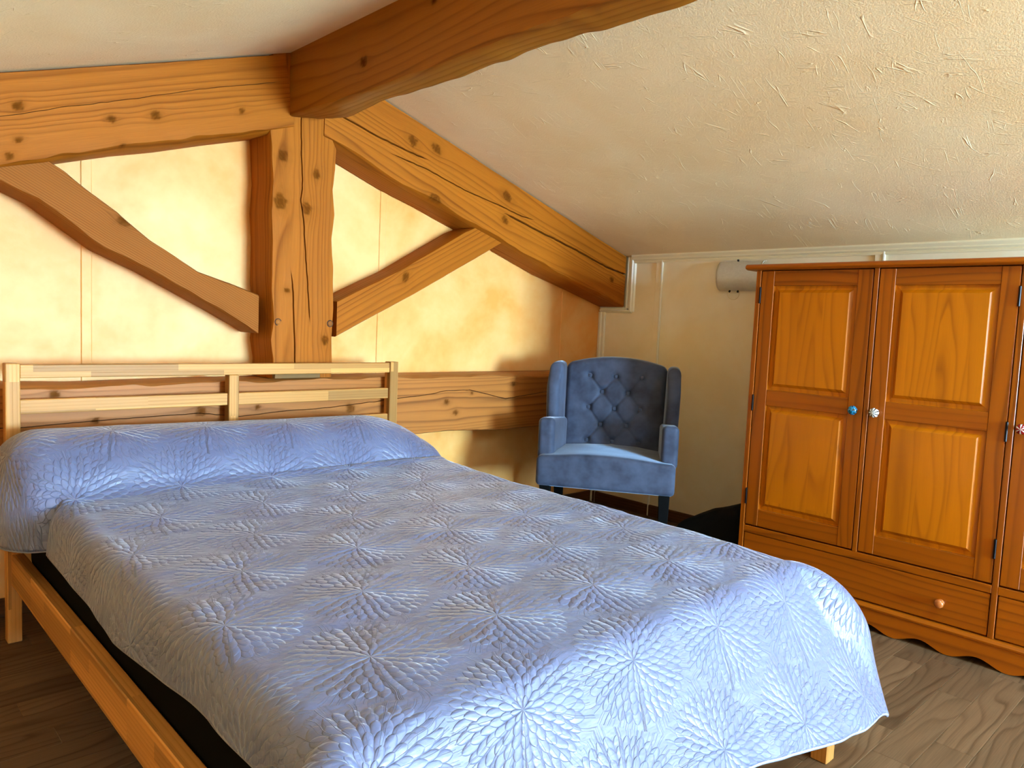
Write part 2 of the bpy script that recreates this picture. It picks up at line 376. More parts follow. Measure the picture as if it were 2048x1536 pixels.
# ------------------------------------------------------------------ timbers
def timber(name, O, U, N, L, v0, v1, depth, mat, label, ks=0., ke=0., ext=(0, 0), knots=(), cracks=(), du=.008, dv=.006,
           lo=(.012, .010), hi=(.006, .005), back=True, seed=1, voff=0.):
    """O origin on the front plane, U along, N outward normal; front face from v0(u) to v1(u); waney chamfers lo / hi = (base, spread)"""
    O, U, N = (np.array(a, float) for a in (O, U, N)); U /= np.linalg.norm(U); N /= np.linalg.norm(N); Vx = np.cross(N, U)
    f0 = v0 if callable(v0) else (lambda u: np.full_like(u, v0)); f1 = v1 if callable(v1) else (lambda u: np.full_like(u, v1))
    nu = int((L-ext[0]+ext[1])/du)+1; u = np.linspace(ext[0], L+ext[1], nu)
    vm = (np.mean(f0(u))+np.mean(f1(u)))/2
    cl = np.clip(lo[0]+lo[1]*2*vnoise(u*5+seed, u*0+seed, seed)+lo[1]*vnoise(u*17, u*0, seed+1), .002, None)
    ch = np.clip(hi[0]+hi[1]*2*vnoise(u*5+seed, u*0+seed, seed+2)+hi[1]*vnoise(u*17, u*0, seed+3), .002, None)
    a = f0(u)+.5*cl; b = f1(u)-.5*ch
    # row positions across the front: between a and b, pinned to cracks
    segs = [a]; widths = []
    for crk in cracks:
        pts, w = np.array(crk[0], float), crk[1]; e0, e1 = crk[2] if len(crk) > 2 else (pts[0, 0], pts[-1, 0]); cu = np.interp(u, pts[:, 0], pts[:, 1]); wob = .0025*vnoise(u*40, u*0, seed+9)
        inside = sstep(e0-.02, e0+.06, u)*(1-sstep(e1-.06, e1+.02, u))
        segs.append(np.clip(cu+wob, a+.008, b-.008)); widths.append(w*inside)
    segs.append(b)
    rows = []; cr = []; pin = []
    for i in range(len(segs)-1):
        n = max(2, int(np.mean(np.abs(segs[i+1]-segs[i]))/dv)); tt = np.linspace(0, 1, n+1)
        loe = segs[i]+(widths[i-1]/2 if i > 0 else 0); hie = segs[i+1]-(widths[i]/2 if i < len(widths) else 0)
        for t in tt: rows.append(loe+(hie-loe)*t); cr.append(np.zeros(nu))
        if i < len(widths):
            rows.append(segs[i+1]); cr.append(np.clip(widths[i]/.0012, 0, 1)); pin.append((len(rows)-1, widths[i]))
    FV = np.array(rows).T; CR = np.array(cr).T                      # nu x rows
    nr = FV.shape[1]
    FD = np.zeros_like(FV)+.0012*vnoise(u[:, None]*9+FV*3, FV*22, seed+5)
    for k, w in pin: FD[:, k] -= np.minimum(w*4, .02)
    # ring: front rows, then top edge, back, bottom edge
    extra_v = [f1(u), f1(u)*1., f0(u)*1., f0(u)]; extra_d = [-ch, np.full(nu, -depth), np.full(nu, -depth), -cl]
    VV = np.concatenate([FV]+[e[:, None] for e in extra_v], 1); DD = np.concatenate([FD]+[e[:, None] for e in extra_d], 1)
    m = VV.shape[1]
    UU = np.repeat(u[:, None], m, 1)
    s0 = (1-(UU-ext[0])/(L+ext[1]-ext[0])); UU2 = UU+s0*ks*(VV-vm)+(1-s0)*ke*(VV-vm)
    P = O+UU2[..., None]*U+VV[..., None]*Vx+DD[..., None]*N
    # pattern coordinates with the grain swerving round the knots
    pv = VV.copy(); pv[:, nr] = b+ch; pv[:, nr+1] = b+ch+depth; pv[:, nr+2] = a-cl-depth; pv[:, nr+3] = a-cl
    kn = np.zeros_like(VV); gv = pv.copy()
    isf = np.zeros(m, bool); isf[:nr] = True
    for (ku, kv, kr) in knots:
        d_u = UU-ku; d_v = VV-kv
        e = np.exp(-(d_u/(3.2*kr))**2)*np.exp(-np.abs(d_v)/(2.2*kr))
        gv -= np.tanh(d_v/(.5*kr))*kr*1.1*e*isf
        dd = np.sqrt((d_u/1.15)**2+d_v**2)/kr*(1+.5*vnoise(d_u*70+ku*9+30, d_v*70+30, seed+7))
        core = .62*np.exp(-(dd/.75)**2)+.42*np.exp(-((dd-.88)/.2)**2)+.2*np.exp(-((dd-.45)/.12)**2)
        halo = .20*np.exp(-(dd/2.)**2)
        kn = np.maximum(kn, np.clip(core+halo, 0, 1)*isf)
    CC = np.concatenate([CR, np.zeros((nu, 4))], 1)
    V = P.reshape(-1, 3); idx = np.arange(nu*m).reshape(nu, m); nx = np.roll(idx, -1, 1)
    F = np.stack([idx[:-1], idx[1:], nx[1:], nx[:-1]], -1)[:, :, :].reshape(-1, 4)
    uv = np.stack([UU+voff, gv+voff*.7], -1).reshape(-1, 2)
    # flip winding if necessary
    p = V[F[nr//2]]; nrm = np.cross(p[1]-p[0], p[2]-p[0])
    if nrm @ N < 0: F = F[:, ::-1]
    o = from_np(name, V-O, F, mat, None, uv, False, {'knot': kn.ravel(), 'crack': CC.ravel()})
    me = o.data; cap = bmesh.new(); cap.from_mesh(me); cap.verts.ensure_lookup_table()
    for r in (idx[0], idx[-1]):
        try: cap.faces.new([cap.verts[i] for i in r])
        except ValueError: pass
    bmesh.ops.recalc_face_normals(cap, faces=[f for f in cap.faces if len(f.verts) > 4]); cap.to_mesh(me); cap.free()
    sm = [True]*len(me.polygons); me.polygons.foreach_set('use_smooth', sm)
    try: me.set_sharp_from_angle(angle=math.radians(32))
    except Exception: pass
    o.location = O
    return tag(o, label, 'beam', None, 'thing')

YF = 2.91
def ip(pts):
    p = np.array(pts, float); return lambda u: np.interp(u, p[:, 0], p[:, 1])
# king post: u up from its foot (z .853), v to the left of x -> use U = z axis, N = -y, so Vx = N x U = -x ... keep v = -(x - 1.53)
KZ = .853
kx = lambda pts: [(z-KZ, 1.53-x) for x, z in pts]
kp_r = sorted(kx([(1.681, .853), (1.681, .929), (1.679, 1.016), (1.682, 1.147), (1.674, 1.361), (1.667, 1.45), (1.678, 1.553), (1.666, 1.657), (1.678, 1.743), (1.680, 1.827), (1.66, 1.86), (1.64, 1.95), (1.64, 2.2)]))
kp_l = sorted(kx([(1.40, .853), (1.404, .93), (1.39, 1.012), (1.401, 1.094), (1.387, 1.255), (1.388, 1.416), (1.38, 1.534), (1.388, 1.654), (1.377, 1.809), (1.37, 1.9), (1.375, 2.2)]))
kp_knots = [(z-KZ, 1.53-x, r) for (x, z), r in zip([(1.433, 1.759), (1.584, 1.708), (1.424, 1.572), (1.542, 1.56), (1.46, 1.219), (1.64, 1.011)], (.018, .014, .025, .019, .010, .015))]
kp_cracks = [([(z-KZ, 1.53-x) for x, z in [(1.567, 1.084), (1.561, 1.156), (1.543, 1.339), (1.527, 1.519), (1.512, 1.593), (1.52, 1.643), (1.512, 1.779), (1.502, 2.1)]], .006),
             ([(z-KZ, 1.53-x) for x, z in [(1.503, .84), (1.502, .921), (1.494, 1.068), (1.487, 1.217), (1.474, 1.30)]], .007)]
king = timber('king_post', (1.53, YF, KZ), (0, 0, 1), (0, -1, 0), 1.33, ip(kp_r), ip(kp_l), .192, M_beam, 'upright knotty king post with a long crack, between the braces above the headboard',
              knots=kp_knots, cracks=kp_cracks, seed=3, lo=(.010, .008), hi=(.010, .008))
for (x, z) in ((1.423, 1.086), (1.662, 1.087)):
    p = lathe('peg', [(0, .006), (.0105, .005), (.012, .002), (.012, -.03)], M_tie, king, 14, (0, -1, 0), (x-1.53, .001, z-KZ))
    lathe('peg_hole', [(.012, .0008), (.0155, .0008), (.0155, -.01)], plain('dark_hole', srgb(60, 34, 18), .8), king, 14, (0, -1, 0), (x-1.53, .0005, z-KZ))
fs = box('foot_strip', -.13, .075, -.028, -.001, .002, .020, plain('pale_strip', srgb(124, 92, 58), .8, 0, .1), king, 0, .002); fs['label'] = 'pale strip at the foot of the post'

# right rafter
def rafter_frame(p0, p1):
    d = np.array([p1[0]-p0[0], 0, p1[1]-p0[1]]); L = np.linalg.norm(d); return d/L, L
YR = 2.904
def to_uv(O, U, pts):
    Vx = np.cross(np.array([0, -1., 0]), U); return [(float((np.array([x, 0, z])-[O[0], 0, O[2]]) @ U), float((np.array([x, 0, z])-[O[0], 0, O[2]]) @ Vx)) for x, z in pts]
O = (1.655, YR, ceil_r(1.655)-.006); U, L = rafter_frame((1.655, ceil_r(1.655)), (XR+.02, ceil_r(XR+.02)))
sg = np.cross(np.array([0, -1., 0]), U)[2]                      # v points down or up
def rows_for(O, U, bottom, topv=0.):
    b = to_uv(O, U, bottom); return b
rb = [(1.668, 1.850), (1.786, 1.808), (1.972, 1.743), (2.187, 1.684), (2.424, 1.61), (2.629, 1.548), (3.011, 1.425), (3.448, 1.313), (3.681, 1.252), (3.75, 1.232)]
B = to_uv(O, U, rb)
kn = [(*p, r) for p, r in zip(to_uv(O, U, [(2.081, 1.933), (2.225, 1.921), (2.166, 1.706), (2.687, 1.768), (2.644, 1.657), (3.542, 1.414)]), (.021, .020, .022, .022, .016, .014))]
kn_c = to_uv(O, U, [(2.656, 1.687), (2.899, 1.628), (3.207, 1.557), (3.503, 1.479), (3.76, 1.435)])
kn_b = to_uv(O, U, [(1.935, 1.865), (2.146, 1.826), (2.377, 1.766), (2.609, 1.723), (2.783, 1.685), (2.873, 1.678)])
kn_a = to_uv(O, U, [(1.64, 1.985), (1.688, 1.971), (1.859, 1.925), (2.047, 1.886), (2.156, 1.867)])
crs = [([(-.1, -.24), (.9, -.225)]+kn_c, .011, (kn_c[0][0], 2.4)), (kn_b+[(1.9, -.105), (2.3, -.07)], .006, (kn_b[0][0], kn_b[-1][0])),
       (kn_a+[(.9, -.115), (1.3, -.085), (2.3, -.05)], .008, (-.2, kn_a[-1][0]))]
def mk_rafter(name, O, U, L, B, kn, crs, label, mat, seed, ks, ke, lowidth=(.02, .014)):
    s = 1 if np.cross(np.array([0, -1., 0]), U)[2] > 0 else -1
    bf = ip(B)
    if s > 0: v0, v1, lo, hi = bf, 0., lowidth, (.004, .003); cr = crs
    else: v0, v1, lo, hi = 0., bf, (.004, .003), lowidth; cr = crs
    return timber(name, O, U, (0, -1, 0), L, v0, v1, .196, mat, label, ks, ke, (0, 0), kn, cr, seed=seed, lo=lo, hi=hi, voff=seed*.37)
sl = U[2]/U[0]
mk_rafter('rafter', O, U, L, B, kn, crs, 'sloping rafter with open cracks, running down from the king post to the right wall', M_beam, 11, sl, sl)
# left rafter: from the king post down to the left wall
O = (1.41, YR, ceil_l(1.41)-.006); U, L = rafter_frame((1.41, ceil_l(1.41)), (XL-.02, ceil_l(XL-.02)))
lb = [(1.45, 1.858), (1.431, 1.853), (1.192, 1.78), (1.007, 1.719), (.848, 1.674), (.682, 1.619), (.609, 1.591), (.47, 1.549), (0, 1.39), (-.7, 1.16)]
B = sorted(to_uv(O, U, lb))
kn = [(*p, r) for p, r in zip(to_uv(O, U, [(.518, 1.746), (.525, 1.644), (.504, 1.588), (.798, 1.767), (.943, 1.813), (1.262, 1.898), (.848, 1.68)]), (.014, .010, .011, .011, .014, .010, .012))]
crs = [(sorted(to_uv(O, U, [(.3, 1.65), (.472, 1.706), (.526, 1.724), (.639, 1.77), (.838, 1.84), (1.096, 1.939), (1.40, 2.039)])), .0022)]
mk_rafter('rafter', O, U, L, B, kn, crs, 'broad rafter at upper left, above the long brace', M_beam, 23, .155, 0, (.024, .018))
# braces
YS = 2.93
O = (1.388, YS, 1.174); U, L = rafter_frame((1.388, 1.174), (.36, 1.731))
top = to_uv(O, U, [(1.42, 1.156), (1.385, 1.174), (1.249, 1.222), (1.112, 1.264), (.931, 1.368), (.813, 1.46), (.703, 1.53), (.629, 1.584), (.36, 1.74)])
bot = to_uv(O, U, [(1.45, .975), (1.384, 1.013), (1.282, 1.075), (1.165, 1.137), (.926, 1.257), (.784, 1.317), (.592, 1.452), (.474, 1.50), (.25, 1.62)])
a, b = sorted((sorted(top), sorted(bot)), key=lambda q: np.mean([p[1] for p in q]))
kn = [(*p, r) for p, r in zip(to_uv(O, U, [(.838, 1.427), (1.171, 1.124), (1.023, 1.335)]), (.018, .011, .008))]
sU = U[2]/U[0]
vsgn = np.cross(np.array([0, -1., 0]), U)
timber('brace', O, U, (0, -1, 0), L, ip(a), ip(b), .173, M_beam_fine, 'long diagonal brace left of the king post, fine straight grain and one grey knot', -vsgn[0]/U[0], .8, (0, 0), kn, (), seed=31, lo=(.008, .006), hi=(.014, .012), voff=3.3)
O = (1.69, YS, 1.125); U, L = rafter_frame((1.69, 1.09), (2.71, 1.647))
top = to_uv(O, U, [(1.6, 1.13), (1.69, 1.175), (1.769, 1.216), (1.991, 1.323), (2.38, 1.547), (2.475, 1.59), (2.7, 1.70)])
bot = to_uv(O, U, [(1.6, .98), (1.695, 1.024), (1.774, 1.066), (2.122, 1.244), (2.599, 1.50), (2.8, 1.61)])
a, b = sorted((sorted(top), sorted(bot)), key=lambda q: np.mean([p[1] for p in q]))
kn = [(*p, r) for p, r in zip(to_uv(O, U, [(2.05, 1.312)]), (.018,))]
vsgn = np.cross(np.array([0, -1., 0]), U)
timber('brace', O, U, (0, -1, 0), L, ip(a), ip(b), .173, M_beam, 'short diagonal brace right of the king post, under the right rafter', -vsgn[0]/U[0], .55, (0, 0), kn, (), seed=37, lo=(.006, .005), hi=(.006, .005), voff=5.1)
# tie beam
tk = [(x+.6, z-.57, r) for (x, z), r in zip([(2.321, .719), (2.384, .663), (2.775, .798), (2.485, .758), (.618, .812), (1.115, .732), (.748, .715), (1.772, .712), (1.341, .736)], (.014, .013, .013, .008, .013, .018, .010, .018, .011))]
tc = [([(x+.6, z-.57) for x, z in [(-.6, .705), (.519, .706), (.76, .716), (1.11, .724), (1.268, .703), (1.439, .715), (1.648, .72), (1.971, .742), (2.032, .747), (2.229, .762), (2.312, .776), (2.471, .774), (2.72, .72), (3.1, .755), (3.7, .75)]], .0035)]
timber('tie_beam', (-.6, YF, .57), (1, 0, 0), (0, -1, 0), 4.32, ip([(0, -.01), (2.8, 0), (2.95, .001), (3.29, -.016), (3.7, -.014), (4.4, -.01)]), ip([(0, .28), (.9, .281), (1.3, .27), (1.7, .278), (2.6, .282), (4.4, .282)]), .193, M_tie,
       'horizontal knotty tie beam along the wall behind the headboard', knots=tk, cracks=tc, seed=41, lo=(.007, .006), hi=(.020, .014))
# ridge beam: runs towards the viewer above the bed
def ridge():
    O = (RX0, YF, 1.915); L = YF-WY-.0
    rk = [(.55, .10, .016), (.95, .20, .010)]
    o = timber('ridge_beam', O, (0, -1, 0), (-1, 0, 0), L, ip([(0, .004), (.4, -.010), (.8, -.008), (1.1, -.010), (1.4, 0), (5, 0)]), .262, RX1-RX0, M_beam_dark,
               'heavy dark ridge beam running overhead from the king post towards the viewer', knots=rk, seed=53, lo=(.014, .010), hi=(.003, .002))
    me = o.data                                                   # the far lower edge is waney too
    co = np.zeros(len(me.vertices)*3, np.float32); me.vertices.foreach_get('co', co); co = co.reshape(-1, 3)
    far = (co[:, 0] > RX1-RX0-.001) & (co[:, 2] < .05)
    w = vnoise(-co[:, 1]*4.5, co[:, 1]*0, 77)*.03+vnoise(-co[:, 1]*13, co[:, 1]*0, 78)*.008
    co[:, 2] += np.where(far, .012+w, 0); co[:, 0] += np.where(far, -.004+.3*w, 0)
    me.vertices.foreach_set('co', co.ravel()); me.update()
    return o
ridge()

# ------------------------------------------------------------------ bed frame
bed = thing('bed', 'light pine double bed frame with open slatted headboard against the tie beam', 'bed', (1.22, 1.83, 0))
def bpart(name, x0, x1, y0, y1, z0, z1, axis, bev=.0025, seed=0.):
    bm = box_bm(x0-1.22, x1-1.22, y0-1.83, y1-1.83, z0, z1, bev); grain_uv(bm, axis)
    return from_bm(name, bm, M_pine, bed)
bpart('head_post', .467, .508, 2.84, 2.887, 0, .924, 2); bpart('head_post', 1.935, 1.978, 2.84, 2.887, 0, .924, 2)
bpart('top_rail', .508, 1.935, 2.846, 2.880, .876, .920, 0)
bpart('center_post', 1.194, 1.234, 2.842, 2.884, .60, .876, 2)
bpart('slat', .508, 1.194, 2.852, 2.876, .758, .805, 0); bpart('slat', 1.234, 1.935, 2.852, 2.876, .758, .805, 0)
bpart('lower_rail', .508, 1.935, 2.850, 2.880, .60, .687, 0)
bpart('side_rail', .480, .515, .815, 2.842, .193, .298, 1); bpart('side_rail', 1.935, 1.968, .815, 2.842, .193, .298, 1)
bpart('foot_post', .467, .512, .77, .815, 0, .275, 2); bpart('foot_post', 1.933, 1.978, .77, .815, 0, .275, 2)
bpart('foot_rail', .512, 1.933, .778, .810, .175, .272, 0)
P, Fq = softbox(.706, .968, .112, .035, 12)
mat_m = from_np('mattress', P, Fq, plain('gap_shade_black', srgb(10, 9, 9), .9, 0, .05), None, smooth=True); mat_m.location = (1.225, 1.855, .372)  # near-black colour stands for the shade in the gap under the hem
tag(mat_m, 'mattress coloured black for the shaded gap between the bedspread hem and the side rail', 'mattress', kind='thing')

# ------------------------------------------------------------------ quilted bedspread
def quilt_mat():
    g = G('quilted_satin'); x, y, _ = g.sep(g.uv())
    PX, PY = .305, .54
    def cell(ox, oy):
        a = g.mul(g.sub(g.mth('FRACT', g.add(g.mul(g.sub(x, ox), 1/PX), .5)), .5), PX)
        b = g.mul(g.sub(g.mth('FRACT', g.add(g.mul(g.sub(y, oy), 1/PY), .5)), .5), PY)
        return a, b, g.add(g.mul(a, a), g.mul(b, b))
    a1, b1, d1 = cell(.725, 1.10); a2, b2, d2 = cell(.725+PX/2, 1.10+PY/2)
    s = g.mth('LESS_THAN', d2, d1)
    sel = lambda p, q: g.add(p, g.mul(s, g.sub(q, p)))
    a = sel(a1, a2); b = sel(b1, b2)
    wob = g.noise(g.uv(), 14., 1., .5); 
    r = g.mth('SQRT', g.add(g.add(g.mul(a, a), g.mul(b, b)), 1e-8)); r = g.mul(r, g.add(.97, g.mul(wob, .16)))
    th = g.add(g.mul(g.mth('ARCTAN2', b, a), 1/(2*math.pi)), g.mul(wob, .03))
    # rings of lens-shaped petals, inner rings lie over outer ones
    rings = [(-.018, .030, 9, .0), (.006, .056, 14, .35), (.030, .082, 20, .1), (.054, .107, 26, .6), (.078, .131, 32, .25), (.101, .153, 38, .8)]
    h = None
    for r0, r1, n, off in reversed(rings):
        lt = g.sub(g.mth('FRACT', g.add(g.mul(th, float(n)), off)), .5)          # -.5 .. .5 across the petal
        q = g.mul(g.sub(r, r0), 1/(r1-r0))                                        # 0 .. 1 along it
        qc = g.mth('MINIMUM', g.mth('MAXIMUM', q, 0.), 1.)
        wid = g.mth('POWER', g.mul(g.mul(qc, g.sub(1.0, qc)), 4.), .62)          # lens outline, pointed at both ends
        e = g.mul(g.mth('ABSOLUTE', lt), g.mth('DIVIDE', 1.8, g.add(wid, .02)))
        inside = g.mth('LESS_THAN', e, 1.)
        hp = g.mth('POWER', g.mth('MAXIMUM', g.sub(1., g.mul(e, e)), 0.), .36)
        base = h if h is not None else .6
        h = g.add(base, g.mul(inside, g.sub(hp, base)))
    puck = g.noise(g.comb(g.mul(x, 22.), g.mul(y, 46.)), 1., 2., .55)
    weave = g.noise(g.uv(), 700., 1., .5)
    hh = g.add(g.add(h, g.mul(puck, .9)), g.mul(weave, .05))
    g.set(Base_Color=srgb(95, 101, 135), Roughness=g.add(.42, g.mul(weave, .1)))
    g.p.inputs['Specular IOR Level'].default_value = .5
    g.p.inputs['Sheen Weight'].default_value = .45; g.p.inputs['Sheen Roughness'].default_value = .3; g.p.inputs['Sheen Tint'].default_value = (.92, .92, 1, 1)
    g.p.inputs['Coat Weight'].default_value = .6; g.p.inputs['Coat Roughness'].default_value = .40; g.p.inputs['Coat IOR'].default_value = 1.6
    g.bump(hh, .95, .0046); g.t.links.new(g.p.inputs['Normal'].links[0].from_socket, g.p.inputs['Coat Normal'])
    return g.m
M_quilt = quilt_mat()
def bedspread():
    def hang(d, R, al):
        A = np.pi/2-al; arc = R*A; k = np.minimum(d, arc)
        return R*np.sin(k/R)+np.maximum(d-arc, 0)*np.cos(A), R*(1-np.cos(k/R))+np.maximum(d-arc, 0)*np.sin(A)
    zb = lambda y: np.interp(y, [.93, 1.1, 1.6, 2.1, 2.43, 2.9], [.505, .512, .519, .523, .538, .538])
    ctrl = np.array([(2.832, .575), (2.828, .63), (2.805, .682), (2.76, .712), (2.70, .722), (2.63, .712), (2.57, .686), (2.52, .645), (2.487, .60), (2.468, .565), (2.452, .546), (2.43, .5385)])
    seg = np.r_[0, np.cumsum(np.hypot(*np.diff(ctrl, axis=0).T))]
    s = np.linspace(0, seg[-1], 66); hy = np.interp(s, seg, ctrl[:, 0]); hz = np.interp(s, seg, ctrl[:, 1])
    ker = np.array([1, 2, 3, 2, 1])/9
    for _ in range(2):
        hy[2:-2] = np.convolve(hy, ker, 'valid'); hz[2:-2] = np.convolve(hz, ker, 'valid')
    fy = np.arange(2.43-.007, .93-.001, -.007)
    Y = np.r_[hy, fy]; Z = np.r_[hz, zb(fy)]; roll = np.maximum(Z-zb(Y), 0); DV = np.zeros_like(Y)
    Vc = np.r_[2.43+seg[-1]-s, fy]
    dv = np.arange(.004, .425, .007)
    Y = np.r_[Y, np.full(len(dv), .93)]; Z = np.r_[Z, np.full(len(dv), zb(.93))]; roll = np.r_[roll, 0*dv]; DV = np.r_[DV, dv]; Vc = np.r_[Vc, .93-dv]
    rf = np.clip(roll/.17, 0, 1); n = len(Y)
    XR_E = 1.93
    xl = .56-.03*rf; Rl = .055+.045*rf; al = np.radians(9)
    zh = np.interp(Y, [.9, 1.25, 1.75, 2.5, 2.85], [.405, .42, .385, .405, .405])
    A = np.pi/2-al; Ld = Rl*A+np.maximum((Z-zh)-Rl*(1-np.cos(A)), .01)/np.sin(A)
    fl = np.linspace(1, 0, 30)[:-1]
    DU = []; SG = []; UX = []; XB = []
    for f in fl: DU.append(Ld*f); SG.append(-1); XB.append(xl); UX.append(xl-Ld*f)
    for t in np.linspace(0, 1, 190): DU.append(0*Y); SG.append(0); XB.append(xl+(XR_E-xl)*t); UX.append(XB[-1])
    for d in np.linspace(0, .285, 36)[1:]: DU.append(0*Y+d); SG.append(1); XB.append(0*Y+XR_E); UX.append(XR_E+0*Y+d)
    DU = np.array(DU).T; XB = np.array(XB).T; UX = np.array(UX).T; SG = np.array(SG)[None, :]*np.ones((n, 1))
    m = DU.shape[1]; Yg = np.repeat(Y[:, None], m, 1); DVg = np.repeat(DV[:, None], m, 1); Vg = np.repeat(Vc[:, None], m, 1)
    rfg = rf[:, None]*np.ones((1, m))
    taper = np.where(XB > 1.66, np.sqrt(np.clip(1-((XB-1.66)/.31)**2, 0, 1)), 1.)
    Zt = zb(Yg)+roll[:, None]*taper*(1+.03*vnoise(XB*4, Yg*0, 5))-(roll[:, None] > .02)*.016*sstep(.7, 1.9, XB)
    DVg = DVg*(.80+.24*sstep(1.2, 1.95, XB))
    r = np.hypot(DU, DVg); phi = np.arctan2(DVg, DU+1e-9)
    Rr = np.where(SG < 0, Rl[:, None], .05)*np.cos(phi)**2+.07*np.sin(phi)**2+.19*np.sin(2*phi)**2*(DVg > 0)
    alp = np.where(SG < 0, al, np.radians(8))*np.cos(phi)**2+np.radians(34)*np.sin(phi)**2+np.radians(-9)*np.sin(2*phi)**2
    alp = np.where(DVg > 0, alp, np.where(SG < 0, al, np.radians(8)))
    out, down = hang(r, Rr, alp)
    cx = np.where(r > 0, DU/np.maximum(r, 1e-9), 0); cyy = np.where(r > 0, DVg/np.maximum(r, 1e-9), 0)
    # soft folds in the hanging parts, shallow puckers on top
    fd = sstep(.03, .25, r)
    fold = .011*vnoise(Vg*7.5, UX*0, 21)*(DVg == 0)+.016*vnoise(UX*6.3, Vg*.8, 22)*(DVg > 0)+.006*vnoise(UX*16, Vg*6, 24)
    fold *= np.where(SG < 0, sstep(.0, .12, r), fd)
    out = out+fold
    X = XB+SG*cx*out*(1)+0; Yo = Yg-cyy*out; Zo = Zt-down
    flat = np.exp(-r/.05)
    big = rfg > .05
    puck = (.0075*vnoise(UX*3.2, Vg*9, 31)+.0045*vnoise(UX*8, Vg*19+2*vnoise(UX*3, Vg*3, 36), 32)+.002*vnoise(UX*22, Vg*34, 33))
    Zo = Zo+puck*flat*np.where(big, .4, 1)
    Yo = Yo-np.where(big, .008*vnoise(UX*7, Vg*11, 34)+.004*vnoise(UX*18, Vg*20, 35), 0)*sstep(.0, .1, rfg)
    # tucked groove between the bolster apron and the body at the left side
    gro = np.exp(-((Vg-2.462)/.022)**2)*(SG < 0)*sstep(0, .06, r); X = X+.030*gro
    X = X-(SG < 0)*rfg*sstep(.08, .3, r)*.012
    Vv = np.stack([X, Yo, Zo], -1).reshape(-1, 3); Vv[:, 2] = np.maximum(Vv[:, 2], .012)
    idx = np.arange(n*m).reshape(n, m)
    Fq = np.stack([idx[:-1, :-1], idx[1:, :-1], idx[1:, 1:], idx[:-1, 1:]], -1).reshape(-1, 4)
    org = np.array([1.22, 1.75, .5])
    o = from_np('bedspread', Vv-org, Fq, M_quilt, None, np.stack([UX, Vg], -1).reshape(-1, 2), True); o.location = org
    tag(o, 'blue-grey satin bedspread quilted with large dahlia flowers, rolled over a bolster at the head', 'bedspread', kind='thing')
    md = o.modifiers.new('cloth', 'SOLIDIFY'); md.thickness = .006; md.offset = -1 if False else 1
    edge = np.concatenate([Vv.reshape(n, m, 3)[:, 0], Vv.reshape(n, m, 3)[-1, 1:], Vv.reshape(n, m, 3)[::-1][1:, -1]])-org
    tube('hem', edge[::2], .0055, plain('hem_satin', srgb(150, 154, 178), .35, 0, .6), o, 8)
    return o
bs = bedspread()

# ------------------------------------------------------------------ wardrobe
WFX = 2.975
ward = thing('wardrobe', 'orange varnished pine wardrobe with panelled doors, mismatched knobs and a scalloped plinth', 'wardrobe', (WFX, .9, 0))
def wbox(name, x0, x1, y0, y1, z0, z1, axis, mat=None, par=None, bev=.0015):
    bm = box_bm(x0-WFX, x1-WFX, y0-.9, y1-.9, z0, z1, bev); grain_uv(bm, axis); return from_bm(name, bm, mat or M_ward_frame, par or ward)
Y0, Y1, XBK = .15, 1.641, 3.52
wbox('side_panel', WFX-.002, XBK, Y1-.021, Y1, .02, 1.393, 2); wbox('side_panel', WFX-.002, XBK, Y0, Y0+.0405, .02, 1.393, 2)
wbox('back_panel', XBK-.01, XBK, Y0+.021, Y1-.021, .05, 1.393, 2); wbox('bottom_board', WFX+.02, XBK-.01, Y0+.021, Y1-.021, .06, .08, 1)
wbox('mullion', WFX-.001, WFX+.03, 1.1365, 1.1545, .291, 1.393, 2); wbox('mullion', WFX-.001, WFX+.03, .656, .675, .105, 1.393, 2)
wbox('cross_rail', WFX-.001, WFX+.04, .675, Y1-.021, .262, .291, 1); wbox('cross_rail', WFX-.001, WFX+.04, Y0+.021, .656, .262, .291, 1)
wbox('shadow_board', WFX+.035, WFX+.045, Y0+.021, Y1-.021, .08, 1.39, 2, plain('door_gap_shade', srgb(40, 20, 8), .8))  # dark board behind the doors, shade of their gaps put into its colour
cp = [(-.034, 1.398), (-.037, 1.404), (-.034, 1.411), (-.026, 1.417), (.545, 1.417), (.545, 1.393), (-.012, 1.393), (-.022, 1.394)]
prism('cornice', cp, Y0-.036-.9, Y1+.037-.9, 1, M_ward_frame, ward, 1, .002)
bp = [(-.016, .086), (-.018, .094), (-.012, .101), (-.004, .105), (.03, .105), (.03, .084), (-.012, .084)]
prism('base_moulding', bp, Y0-.012-.9, Y1+.012-.9, 1, M_ward_frame, ward, 1, .001)
ys = np.linspace(Y0-.008, Y1+.008, 120); zz = []
for y in ys:
    w = .002+.026*math.sin(math.pi*(y-.605)/.187)**2
    if y > 1.54 or y < .25: w = .002
    zz.append(w)
prism('plinth', [(y-.9, z) for y, z in zip(ys, zz)]+[(ys[-1]-.9, .086), (ys[0]-.9, .086)], -.012, .008, 0, M_ward_frame, ward, 1)
